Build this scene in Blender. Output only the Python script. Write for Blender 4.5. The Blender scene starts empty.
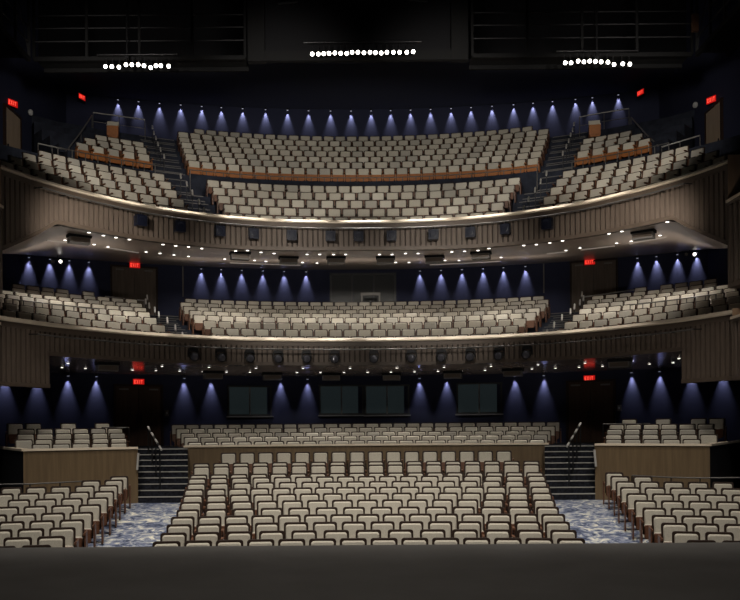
import bpy, math, random
from mathutils import Matrix, Vector
random.seed(7)
S = bpy.context.scene
COL = S.collection
R = math.radians
F, CX, HY, ZC, CAMX, ROLL = 870.0, 363.5, 426.0, 1.78, -0.08, 0.0075

# ------------------------------------------------------------------ survey helpers
def unroll(px, py):
    dx, dy = px-CX, py-HY
    return CX+dx-ROLL*dy, HY+dy+ROLL*dx
def P(px, py, D):
    x, y = unroll(px, py)
    return Vector((CAMX+(x-CX)/F*D, D, ZC-(y-HY)/F*D))
def px_of(X, Y): return CX+F*(X-CAMX)/Y
def zat(y, D): return ZC-(y-HY)/F*D

# ------------------------------------------------------------------ materials
def mat(name, col, rough=.6, metal=0, emit=None, es=0, noise=None, bump=0, spec=.5, col2=None):
    m = bpy.data.materials.new(name); m.use_nodes = True
    nt = m.node_tree; b = nt.nodes['Principled BSDF']
    b.inputs['Base Color'].default_value = (*col, 1)
    b.inputs['Roughness'].default_value = rough
    b.inputs['Metallic'].default_value = metal
    b.inputs['Specular IOR Level'].default_value = spec
    if emit:
        b.inputs['Emission Color'].default_value = (*emit, 1)
        b.inputs['Emission Strength'].default_value = es
    if noise:
        tc = nt.nodes.new('ShaderNodeTexCoord'); mp = nt.nodes.new('ShaderNodeMapping')
        n = nt.nodes.new('ShaderNodeTexNoise'); r = nt.nodes.new('ShaderNodeValToRGB')
        sc, stretch = noise
        mp.inputs['Scale'].default_value = stretch
        n.inputs['Scale'].default_value = sc; n.inputs['Detail'].default_value = 4
        nt.links.new(tc.outputs['Object'], mp.inputs['Vector']); nt.links.new(mp.outputs[0], n.inputs['Vector'])
        nt.links.new(n.outputs['Fac'], r.inputs['Fac'])
        r.color_ramp.elements[0].position = .35; r.color_ramp.elements[1].position = .65
        r.color_ramp.elements[0].color = (*(col2 or [c*.7 for c in col]), 1)
        r.color_ramp.elements[1].color = (*col, 1)
        nt.links.new(r.outputs[0], b.inputs['Base Color'])
        if bump:
            bp = nt.nodes.new('ShaderNodeBump'); bp.inputs['Strength'].default_value = bump
            bp.inputs['Distance'].default_value = .01
            nt.links.new(n.outputs['Fac'], bp.inputs['Height']); nt.links.new(bp.outputs[0], b.inputs['Normal'])
    return m
M = {}
M['cream'] = mat('cream_fabric', (.47,.435,.37), .9, noise=(40,(1,1,1)), col2=(.40,.37,.31), bump=.2, spec=.2)
M['cream_b'] = mat('cream_fabric_light', (.53,.50,.43), .9, noise=(40,(1,1,1)), col2=(.48,.45,.385), spec=.2)
M['cream_c'] = mat('cream_fabric_grey', (.38,.36,.315), .9, noise=(40,(1,1,1)), col2=(.33,.31,.27), spec=.2)
M['shell'] = mat('dark_walnut', (.026,.013,.008), .5, noise=(9,(1,1,6)), col2=(.017,.009,.006), spec=.25)
M['pan'] = mat('red_brown_wood', (.12,.048,.022), .45, noise=(9,(1,1,6)), col2=(.08,.03,.014))
M['orange'] = mat('orange_wood', (.34,.12,.03), .5, noise=(9,(1,1,6)), col2=(.25,.085,.02))
M['metal'] = mat('black_metal', (.018,.018,.02), .4, .6)
M['catdeck'] = mat('catwalk_black', (.0045,.0045,.005), .8, spec=.2)
M['catrail'] = mat('catwalk_rail', (.024,.024,.026), .7, spec=.2)
M['rail'] = mat('brushed_rail', (.26,.25,.24), .4, .2)
M['darkrail'] = mat('dark_rail', (.10,.095,.09), .4, .3)
M['cap'] = mat('pale_oak_cap', (.70,.60,.47), .45, noise=(3,(1,1,4)), col2=(.62,.52,.40))
M['band'] = mat('brown_band', (.10,.074,.056), .5, noise=(3,(1,1,6)), col2=(.08,.058,.043))
M['slat'] = mat('brown_slats', (.128,.095,.074), .6, noise=(5,(4,4,.4)), col2=(.10,.075,.058))
M['slatdark'] = mat('slat_gap', (.052,.038,.03), .8)
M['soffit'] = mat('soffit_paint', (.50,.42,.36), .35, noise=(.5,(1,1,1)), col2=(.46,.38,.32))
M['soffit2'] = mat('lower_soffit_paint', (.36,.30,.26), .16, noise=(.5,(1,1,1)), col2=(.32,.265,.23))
M['blue'] = mat('navy_wall', (.024,.027,.056), .8, noise=(.8,(1,1,1)), col2=(.020,.023,.049), spec=.2)
M['black'] = mat('black_paint_and_shade', (.005,.005,.0065), .8, spec=.2)  # black surfaces, also stands in for shade in recesses and box returns
M['ceil'] = mat('dark_ceiling', (.05,.054,.08), .8, spec=.2)
M['tier'] = mat('dark_carpet', (.022,.026,.04), .9, noise=(3,(1,1,1)), col2=(.012,.014,.022), spec=.2)
M['wood'] = mat('parterre_wood', (.145,.098,.05), .5, noise=(2.2,(5,5,.35)), col2=(.11,.072,.036))
M['door'] = mat('door_wood', (.06,.032,.02), .5, noise=(2.2,(5,5,.35)), col2=(.045,.024,.015), spec=.25)
M['doorpale'] = mat('door_pale_wood', (.11,.085,.065), .5, noise=(2.2,(5,5,.35)), col2=(.085,.065,.05), spec=.25)
M['steps'] = mat('step_carpet', (.02,.022,.03), .9, noise=(14,(1,1,1)), col2=(.006,.006,.008), spec=.1)
M['nosing'] = mat('step_nosing', (.34,.33,.31), .5)
M['stage'] = mat('stage_paint', (.14,.135,.13), .6, noise=(1.2,(1,1,1)), col2=(.12,.115,.11), spec=.3)
M['glass'] = mat('window_glass', (.035,.047,.052), .05, spec=.5, emit=(.5,.7,.75), es=.014)  # faint emission painted in for the glow of a room behind
M['glass2'] = mat('booth_glass', (.008,.01,.012), .35, spec=.25)
M['mullion'] = mat('window_mullion', (.16,.16,.16), .5)
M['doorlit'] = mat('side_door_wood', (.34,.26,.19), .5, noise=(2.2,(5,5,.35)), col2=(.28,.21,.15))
M['frame'] = mat('window_frame', (.012,.013,.015), .5)
M['sill'] = mat('window_sill', (.22,.22,.24), .5)
M['lamp'] = mat('lamp_glow', (1,1,1), .5, emit=(1,.95,.86), es=9)
M['dot'] = mat('downlight_glow', (1,1,1), .5, emit=(1,.93,.84), es=3.5)
M['bdot'] = mat('blue_downlight_glow', (1,1,1), .5, emit=(.7,.72,1), es=.35)
M['red'] = mat('exit_face', (.3,.005,.005), .5, emit=(1,.015,.012), es=.42)
M['redlet'] = mat('exit_letters', (.9,.1,.08), .5, emit=(1,.10,.06), es=1.1)
M['ltcase'] = mat('navy_light_case', (.007,.009,.02), .4, spec=.3)
M['lens'] = mat('glass_lens', (.10,.10,.12), .08, .3)
M['panel'] = mat('side_panel_wood', (.40,.27,.17), .5, noise=(2,(3,3,.5)), col2=(.34,.22,.14))
M['slot'] = mat('slot_painted_glow', (.5,.45,.4), .6, emit=(1,.9,.8), es=.10)  # soffit grooves are no lamps; the glow is painted in to pale them
M['grey'] = mat('grey_panel', (.13,.12,.11), .55)
M['white'] = mat('white_plate', (.5,.5,.5), .5)
M['amber'] = mat('amber_panel', (.09,.042,.022), .6)
# marbled blue carpet
m = bpy.data.materials.new('marbled_blue_carpet'); m.use_nodes = True; nt = m.node_tree; b = nt.nodes['Principled BSDF']
tc = nt.nodes.new('ShaderNodeTexCoord'); mp = nt.nodes.new('ShaderNodeMapping'); n1 = nt.nodes.new('ShaderNodeTexNoise'); r1 = nt.nodes.new('ShaderNodeValToRGB')
mp.inputs['Scale'].default_value = (1.1, .9, 1)
n1.inputs['Scale'].default_value = 2.5; n1.inputs['Detail'].default_value = 7; n1.inputs['Roughness'].default_value = .66; n1.inputs['Distortion'].default_value = 1.6
nt.links.new(tc.outputs['Object'], mp.inputs[0]); nt.links.new(mp.outputs[0], n1.inputs['Vector']); nt.links.new(n1.outputs['Fac'], r1.inputs['Fac'])
e = r1.color_ramp.elements
e[0].position = .38; e[0].color = (.05,.062,.105,1); e[1].position = .66; e[1].color = (.80,.76,.64,1)
for p_, c_ in ((.46,(.14,.165,.25,1)), (.52,(.26,.285,.36,1)), (.585,(.52,.52,.48,1))):
    q = e.new(p_); q.color = c_
nt.links.new(r1.outputs[0], b.inputs['Base Color']); b.inputs['Roughness'].default_value = .9; b.inputs['Specular IOR Level'].default_value = .1
M['carpet'] = m

# ------------------------------------------------------------------ mesh builder
class MB:
    def __init__(s): s.v = []; s.f = []; s.m = []; s.sm = []
    def add(s, vs, fs, mi=0, smooth=False):
        o = len(s.v); s.v += [tuple(v) for v in vs]
        for f in fs: s.f.append(tuple(i+o for i in f)); s.m.append(mi); s.sm.append(smooth)
    def box(s, c, d, mi=0, rz=0, T=None):
        x, y, z = d[0]/2, d[1]/2, d[2]/2
        vs = [Vector((a, b_, g)) for g in (-z, z) for b_ in (-y, y) for a in (-x, x)]
        m_ = Matrix.Translation(c) @ Matrix.Rotation(rz, 4, 'Z')
        if T is not None: m_ = Matrix.Translation(c) @ T
        s.add([m_ @ v for v in vs], [(0,2,3,1),(4,5,7,6),(0,1,5,4),(2,6,7,3),(1,3,7,5),(0,4,6,2)], mi)
    def tube(s, pts, r, mi=0, n=6, cap=True):
        pts = [Vector(p) for p in pts]; rings = []
        for i, p in enumerate(pts):
            t = (pts[min(i+1, len(pts)-1)]-pts[max(i-1, 0)]).normalized()
            up = Vector((0,0,1)) if abs(t.z) < .9 else Vector((1,0,0))
            a = t.cross(up).normalized(); b_ = a.cross(t)
            rings.append([p+a*r*math.cos(2*math.pi*k/n)+b_*r*math.sin(2*math.pi*k/n) for k in range(n)])
        vs = [v for g in rings for v in g]; fs = []
        for i in range(len(pts)-1):
            for k in range(n): fs.append((i*n+k, i*n+(k+1)%n, (i+1)*n+(k+1)%n, (i+1)*n+k))
        s.add(vs, fs, mi, True)
        if cap: s.add(vs[:n], [tuple(range(n))], mi); s.add(vs[-n:], [tuple(range(n))], mi)
    def lathe(s, prof, T, mi=0, n=14):   # prof: (r, z) list
        vs = []; fs = []
        for r_, z in prof:
            for k in range(n): vs.append(T @ Vector((r_*math.cos(2*math.pi*k/n), r_*math.sin(2*math.pi*k/n), z)))
        for i in range(len(prof)-1):
            for k in range(n): fs.append((i*n+k, i*n+(k+1)%n, (i+1)*n+(k+1)%n, (i+1)*n+k))
        fs.append(tuple(range(n))[::-1]); fs.append(tuple(range((len(prof)-1)*n, len(prof)*n)))
        s.add(vs, fs, mi, False)
    def grid(s, rows, mi=0, smooth=False):
        w = len(rows[0]); vs = [p for r_ in rows for p in r_]
        s.add(vs, [(i*w+j, i*w+j+1, (i+1)*w+j+1, (i+1)*w+j) for i in range(len(rows)-1) for j in range(w-1)], mi, smooth)
    def mesh(s, name, mats):
        me = bpy.data.meshes.new(name); me.from_pydata(s.v, [], s.f)
        for x in (mats if isinstance(mats, (list, tuple)) else [mats]): me.materials.append(x)
        me.polygons.foreach_set('material_index', s.m); me.polygons.foreach_set('use_smooth', s.sm)
        me.update(); return me
    def build(s, name, mats, parent=None, loc=None):
        o = bpy.data.objects.new(name, s.mesh(name, mats)); COL.objects.link(o)
        if parent: o.parent = parent
        if loc is not None: o.location = loc
        return o
def tag(o, label=None, cat=None, group=None, kind=None):
    for k, v in (('label', label), ('category', cat), ('group', group), ('kind', kind)):
        if v: o[k] = v
    return o
def empty(name, loc=(0,0,0), rz=0):
    o = bpy.data.objects.new(name, None); COL.objects.link(o); o.location = loc; o.rotation_euler = (0,0,rz)
    o.empty_display_size = .1; return o
def structure(mb, name, mats): return tag(mb.build(name, mats), kind='structure')
def copy_tree(o, loc, rz):
    c = o.copy(); COL.objects.link(c); c.location = loc; c.rotation_euler = (0,0,rz)
    for ch in o.children:
        d = ch.copy(); COL.objects.link(d); d.parent = c
        for g in ch.children:
            h = g.copy(); COL.objects.link(h); h.parent = d
    return c
ORD = ['first','second','third','fourth','fifth','sixth','seventh','eighth','ninth','tenth','eleventh','twelfth','thirteenth','fourteenth','fifteenth','sixteenth','seventeenth','eighteenth','nineteenth','twentieth','twenty-first','twenty-second','twenty-third','twenty-fourth','twenty-fifth','twenty-sixth','twenty-seventh','twenty-eighth','twenty-ninth','thirtieth']

# ------------------------------------------------------------------ balcony rim curve
half = [(0,32.2),(2.2,32.05),(4.2,31.6),(6.0,30.75),(7.57,29.6),(8.77,28.2),(9.72,26.8),(10.42,25.3),(10.62,24.7)]
full = [(-x, y) for x, y in half[:0:-1]] + half
def catmull(p, n=10):
    out = []
    for i in range(len(p)-1):
        a = Vector(p[max(i-1,0)]); b_ = Vector(p[i]); c = Vector(p[i+1]); d = Vector(p[min(i+2,len(p)-1)])
        for k in range(n):
            t = k/n
            out.append(.5*((2*b_)+(c-a)*t+(2*a-5*b_+4*c-d)*t*t+(3*b_-a-3*c+d)*t**3))
    out.append(Vector(p[-1])); return out
RC = catmull(full); RL = [0]
for i in range(1, len(RC)): RL.append(RL[-1]+(RC[i]-RC[i-1]).length)
L2 = RL[-1]/2
def rim(s, d=0.0):
    """point on the balcony curve at arc length s from the middle, moved d outwards"""
    t = s+L2; import bisect
    i = min(max(bisect.bisect_right(RL, t)-1, 0), len(RC)-2)
    u = (t-RL[i])/(RL[i+1]-RL[i]); p = RC[i].lerp(RC[i+1], u)
    def tan(j):
        a = RC[max(j-2,0)]; b_ = RC[min(j+2,len(RC)-1)]; return (b_-a).normalized()
    tg = tan(i).lerp(tan(i+1), min(max(u,0),1)).normalized()
    n = Vector((-tg.y, tg.x))
    q = p+n*d
    return q, n
def s_of_px(px, d):
    lo, hi = -L2-3, L2+3
    for _ in range(40):
        m_ = (lo+hi)/2
        q = rim(m_, d)[0]
        if px_of(q.x, q.y) < px: lo = m_
        else: hi = m_
    return (lo+hi)/2
XW = 14.6
def dist_rim(X, Y):
    best = 1e9
    for p in RC[::2]:
        best = min(best, (p-Vector((X, Y))).length)
    return best
def sweep(mb, prof, s0, s1, step=.5, mi=0, clamp=True, smooth=False, ms=None):
    n = max(2, int((s1-s0)/step)+1); rows = []
    for i in range(n+1):
        s = s0+(s1-s0)*i/n; row = []
        for d, z in prof:
            q, _ = rim(s, d)
            x = max(-XW, min(XW, q.x)) if clamp else q.x
            row.append((x, q.y, z))
        rows.append(row)
    if ms is None: mb.grid(rows, mi, smooth)
    else:
        for j in range(len(prof)-1):
            mb.grid([[r_[j], r_[j+1]] for r_ in rows], ms[j], smooth)
SX = L2+2.2     # sweeps of floors run a little past the curve ends

# ------------------------------------------------------------------ seat
def slab(mb, w, z0, z1, y0, th, rt, rb, mi, lean, bev=.012, inset=.03, seg=4, bulge=0):
    """rounded upright slab, front towards -Y"""
    pts = []
    h = w/2
    def corner(cx, cz, r_, a0):
        for k in range(seg+1):
            a = a0+math.pi/2*k/seg; pts.append((cx+r_*math.cos(a), cz+r_*math.sin(a)))
    corner(h-rt, z1-rt, rt, 0); corner(-h+rt, z1-rt, rt, math.pi/2)
    if rb > 0: corner(-h+rb, z0+rb, rb, math.pi); corner(h-rb, z0+rb, rb, 1.5*math.pi)
    else: pts += [(-h, z0), (h, z0)]
    n = len(pts); cz = (z0+z1)/2
    def ring(y, k, l): # k inset
        return [Vector((x*(1-k/h), y+(z-.42)*lean, cz+(z-cz)*(1-k/((z1-z0)/2)))) for x, z in pts]
    rings = [ring(y0+th, 0, 0), ring(y0+bev, 0, 0), ring(y0, inset, 0)]
    vs = [v for g in rings for v in g]; fs = []
    for i in range(2):
        for k in range(n): fs.append((i*n+k, (i+1)*n+k, (i+1)*n+(k+1)%n, i*n+(k+1)%n))
    mb.add(vs, fs, mi, True)
    mb.add(rings[0], [tuple(range(n))], mi); mb.add(rings[2], [tuple(range(n))[::-1]], mi)
LEAN = .16
def seat_part(kind, mb, mi=0, seg=4):
    if kind == 'back_shell': slab(mb, .500, .30, .885, .085, .035, .055, .02, mi, LEAN, bev=.005, inset=.006, seg=seg)
    elif kind == 'backrest': slab(mb, .420, .40, .840, .030, .06, .05, .03, mi, LEAN, bev=.022, inset=.026, seg=seg)
    elif kind == 'seat_cushion': slab(mb, .45, .27, .535, -.055, .07, .03, .02, mi, .10, bev=.015, inset=.02, seg=max(1,seg-2))
    elif kind == 'seat_pan': slab(mb, .46, .22, .525, -.085, .035, .03, .05, mi, .10, bev=.01, inset=.012, seg=max(1,seg-2))
    elif kind == 'armrest':
        mb.box((.2825,-.08,.60), (.05,.36,.035), mi); mb.box((.2825,-.02,.54), (.03,.10,.09), mi)
    elif kind == 'leg':
        mb.box((.2825,.03,.27), (.035,.16,.54), mi); mb.box((.2825,.02,.012), (.045,.30,.024), mi)
    elif kind == 'end_panel':
        mb.box((0,0,.33), (.03,.42,.62), mi)
def make_seat(first_right=True):
    root = empty('theatre_seat')
    for k, m_ in (('back_shell','shell'),('backrest','cream'),('seat_pan','pan'),('seat_cushion','cream'),('armrest','pan'),('leg','metal')):
        mb = MB(); seat_part(k, mb); mb.build(k, M[m_], root)
    return root
proto = make_seat(); proto_used = False
mb = MB(); seat_part('end_panel', mb); END = mb.mesh('end_panel', M['pan'])
mb = MB(); seat_part('armrest', mb); mb.v = [(-x, y, z) for x, y, z in mb.v]; mb.f = [f[::-1] for f in mb.f]; ARM_L = mb.mesh('armrest', M['pan'])
N_IND = 0
def put_seat(X, Y, Z, nrm, label, group, end=None, sc=1.0):
    """nrm: direction the back faces away from the stage"""
    global proto_used, N_IND
    rz = math.atan2(-nrm[0], nrm[1]); N_IND += 1
    if not proto_used:
        o = proto; proto_used = True; o.location = (X,Y,Z); o.rotation_euler = (0,0,rz)
    else:
        o = copy_tree(PROTO_CLEAN, (X,Y,Z), rz)
    tag(o, label, 'theatre seat', group)
    if end:
        e_ = bpy.data.objects.new('end_panel', END); COL.objects.link(e_); e_.parent = o; e_.location = (end*.295, -.02, 0)
        if end < 0:
            a = bpy.data.objects.new('armrest', ARM_L); COL.objects.link(a); a.parent = o
    return o
class _PC: pass
PROTO_CLEAN = proto
# the prototype never gets extra children, so copies stay clean (first seat placed is mid-row)

# template for far seats (one mesh)
TB = MB()
slab(TB, .515, .30, .885, .085, .035, .03, .02, 3, LEAN, bev=.005, inset=.006, seg=2)
slab(TB, .45, .40, .850, .030, .06, .035, .03, 0, LEAN, bev=.02, inset=.024, seg=2)
for k, mi in (('seat_pan',4),('seat_cushion',0)): seat_part(k, TB, mi, 2)
for sx in (-1, 1): TB.box((sx*.2825,-.06,.60), (.045,.30,.035), 4)
for sx in (-1, 1): TB.box((sx*.2825,.02,.27), (.035,.22,.54), 4)
far = MB()
FAR_N = 0
def far_seat(X, Y, Z, nrm, tint=0, pan=4, ends=False, sc=1.0):
    global FAR_N; FAR_N += 1
    rz = math.atan2(-nrm[0], nrm[1]); c, s = math.cos(rz), math.sin(rz); o = len(far.v)
    for x, y, z in TB.v:
        x *= sc
        far.v.append((X+c*x-s*y, Y+s*x+c*y, Z+z))
    far.f += [tuple(i+o for i in f) for f in TB.f]
    far.m += [(tint if k == 0 else (pan if k == 4 else k)) for k in TB.m]; far.sm += TB.sm

# ------------------------------------------------------------------ stalls
RR = 28.0
def arc(s, D):
    a = s/RR; return Vector((RR*math.sin(a), D-RR*(1-math.cos(a)))), (math.sin(a)*1.0, math.cos(a))
def arc_s(px, D):
    lo, hi = -16, 16
    for _ in range(40):
        m_ = (lo+hi)/2; q, _n = arc(m_, D)
        if px_of(q.x, q.y) < px: lo = m_
        else: hi = m_
    return (lo+hi)/2
rowD = [15.9+.92*i for i in range(11)]+[26.3,27.2,28.2]
rowY = [539.5,531,522.6,514.9,507.7,500.3,493.5,487.4,481.6,476.5,473.0,465,461.6,451.5]
rowZ = [zat(y, D)-.88 for y, D in zip(rowY, rowD)]
def floor_z(D):
    D = min(D, 25.1)
    if D <= rowD[0]: return rowZ[0]
    for i in range(10):
        if D <= rowD[i+1]: return rowZ[i]+(rowZ[i+1]-rowZ[i])*(D-rowD[i])/(rowD[i+1]-rowD[i])
    return rowZ[10]
halfW = [3.95,4.05,4.12,4.22,4.32,4.42,4.54,4.68,4.82,4.96,5.08,5.22,5.40,4.72]
rowname = ['front row']+[ORD[i]+' row' for i in range(1, 13)]+['back row']
stall_list = []
for i, D in enumerate(rowD):
    W = halfW[i]*2
    n = round(W/.57)
    if i < 11 and n % 2 != i % 2: n += 1 if W/.57 > n else -1
    if W/n < .548: n -= 2
    if i >= 11: n = 18 if i < 13 else 16
    print('row', i, n, round(W/n,3))
    p = W/n
    for k in range(n):
        s = (k-(n-1)/2)*p
        q, nn = arc(s, D)
        end = -1 if k == 0 else (1 if k == n-1 else None)
        if k < n/2: where = f'{ORD[k]} from the left aisle' if k else 'beside the left aisle'
        else: where = f'{ORD[n-1-k]} from the right aisle' if k < n-1 else 'beside the right aisle'
        stall_list.append((q.x, q.y, rowZ[i], nn, f'cream theatre seat {where}, centre stalls {rowname[i]}', 'centre stalls seats', end, i, k))
# a mid-row seat goes first so the prototype stays plain
stall_list.sort(key=lambda t: (t[6] is not None, t[7], t[8]))
for X, Y, Z, nn, lab, grp, end, i, k in stall_list: put_seat(X, Y, Z, nn, lab, grp, end)
edge = [50,64.3,75,84,93,101,108.5,114.5,118.6,123.7,128.7]
side_floor = {}
for side in (-1, 1):
    for i in range(11):
        D = rowD[i]
        s0 = abs(arc_s(edge[i], D))
        nmax = 14 if i < 9 else (2 if i == 9 else 1)
        p = .585
        for k in range(nmax):
            s = side*(s0+.27+p*k)
            q, nn = arc(s, D)
            if not (-8 < px_of(q.x, q.y) < 748): break
            # side rows turn a little more towards the stage
            a = math.atan2(nn[0], nn[1])*1.0; nn = (math.sin(a), math.cos(a))
            nm = 'left' if side < 0 else 'right'
            where = f'{ORD[k]} from the aisle' if k else 'beside the aisle'
            put_seat(q.x, q.y, rowZ[i], nn, f'cream theatre seat {where}, {nm} stalls block, {rowname[i]}', f'{nm} stalls seats', (1 if side < 0 else -1) if k == 0 else None)
print('individual stalls seats', N_IND)

# stalls floor
mb = MB(); rows = []
Ds = [12.9]+[15.0+.46*i for i in range(24)]+[26.2, 31.0, 36.5]
for D in Ds:
    rows.append([(x, D-x*x/(2*RR)*(1 if D < 30 else 0), floor_z(D) if D < 30 else rowZ[10]) for x in [-15+1.0*j for j in range(31)]])
mb.grid(rows)
structure(mb, 'floor', M['carpet'])
# rear stalls tiers under rows 12-14
mb = MB()
def arc_block(mb, D0, D1, hw0, hw1, z0, z1, mi=0, mside=None):
    n = 16; top0=[]; top1=[]
    for j in range(n+1):
        t = -1+2*j/n
        a, _ = arc(t*hw0, D0); b_, _ = arc(t*hw1, D1)
        top0.append(a); top1.append(b_)
    mb.grid([[(*p, z0) for p in top0], [(*p, z1) for p in top0], [(*p, z1) for p in top1], [(*p, z0) for p in top1]], mi)
    for j in (0, n):
        mb.add([(*top0[j], z0), (*top0[j], z1), (*top1[j], z1), (*top1[j], z0)], [(0,1,2,3)], mi)
arc_block(mb, 25.75, 26.75, 5.2, 5.4, -.6, rowZ[11]); arc_block(mb, 26.75, 27.7, 5.4, 5.6, -.6, rowZ[12]); arc_block(mb, 27.7, 29.2, 5.6, 5.85, -.6, rowZ[13])
structure(mb, 'trim_1', M['tier'])

# parterre wall, cap and floor
PD = 29.2
mb = MB(); arc_block(mb, PD, PD+.12, 6.0, 6.0, -.5, 1.12)
structure(mb, 'trim_2', M['wood'])
mb = MB(); arc_block(mb, PD-.05, PD+.2, 6.03, 6.03, 1.12, 1.18)
structure(mb, 'trim_3', M['cap'])
parD = [30.2,31.1,32.0,32.95,33.9]; parY = [440.4,435.7,431.7,427.2,423.2]; parE = [186.5,183,179.7,175,171]
mb = MB()
for i in range(5):
    D = parD[i]; z = zat(parY[i], D)-.88
    arc_block(mb, D-.5 if i else PD+.1, D+.45, 6.2+.3*i, 6.2+.3*i, -.5, z)
    s0 = abs(arc_s(parE[i], D)); W = 2*s0; n = round(W/.56)
    if n % 2 != i % 2: n += 1
    for k in range(n):
        s = (k-(n-1)/2)*W/n; q, nn = arc(s, D)
        if i == 0 and N_IND < 300 and abs(k-(n-1)/2) < 11:
            put_seat(q.x, q.y, z, nn, f'cream theatre seat {ORD[k] if k < n/2 else ORD[n-1-k]} from the {"left" if k < n/2 else "right"} end, parterre front row', 'parterre front row seats')
        else: far_seat(q.x, q.y, z, nn, 0 if random.random() < .8 else random.choice((1,2)))
structure(mb, 'trim_4', M['tier'])

# stairs beside the parterre, landings
for side in (-1, 1):
    mb = MB(); mn = MB()
    k0, k1 = (178.5/F), (228.5/F)
    z0 = -.44
    for k in range(9):
        D = 25.8+.33*k; z = z0+.169*(k+1); D2 = D+.33 if k < 8 else 36.0
        def q(kx, d_, z_): return (side*kx*d_, d_, z_)
        mb.add([q(k0,D,-.6),q(k1,D,-.6),q(k1,D,z),q(k0,D,z)], [(0,1,2,3)])
        mb.add([q(k0,D,z),q(k1,D,z),q(k1,D2,z),q(k0,D2,z)], [(0,1,2,3)])
        mn.add([q(k0,D-.012,z-.022),q(k1,D-.012,z-.022),q(k1,D-.012,z+.008),q(k0,D-.012,z+.008),q(k1,D+.03,z+.008),q(k0,D+.03,z+.008)], [(0,1,2,3),(3,2,4,5)])
    nm = 'left' if side < 0 else 'right'
    mb.add([(side*k0*25.8,25.8,-.6),(side*k0*36,36,-.6),(side*k0*36,36,1.08),(side*k0*28.4,28.4,1.08)], [(0,1,2,3)])
    o = mb.build('aisle_stairs', M['steps']); tag(o, f'dark carpeted stairs with pale nosings, {nm} of the centre parterre', 'stairs', kind='structure')
    mn.build('stair_nosing', M['nosing'], o)
    # twin handrails in the middle of the stair
    xr = 154.5 if side < 0 else 576
    h = empty('stair_handrail', (0,0,0)); tag(h, f'short steel handrail with posts on the {nm} aisle stairs', 'handrail')
    hx = lambda x: x if side < 0 else mirx(x)
    q0, q1 = P(148, 427, 28.4), P(160, 447.5, 26.4)
    if side > 0: q0, q1 = P(580.5, 423.5, 28.4), P(568.5, 444, 26.4)
    a = MB(); a.tube([q0, q1], .028); a.build('rail', M['metal'], h)
    for t in (0.02, .34, .66, .98):
        p = q0.lerp(q1, t); zz = .169*max(0,min(9,int((p.y-25.8)/.33)+1))-.44
        c = MB(); c.tube([(p.x, p.y, zz), (p.x, p.y, p.z-.03)], .022); c.build('post', M['metal'], h)
        p2 = q0.lerp(q1, min(1, t+.14)) if t < .9 else q1
        c = MB(); c.tube([p+Vector((0,-.03,.02)), p+(q1-q0).normalized()*.34+Vector((0,-.03,.02))], .036); c.build('grip', M['nosing'], h)
    c = MB(); e0 = Vector((side*.262*25.75, 25.75, .98)); c.tube([e0+Vector((0,0,.05)), e0+Vector((side*.03,-.05,-.45))], .035)
    o = c.build('wall_handrail', M['nosing']); tag(o, f'slanting pale handrail at foot of the {nm} box wall', 'handrail')

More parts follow.
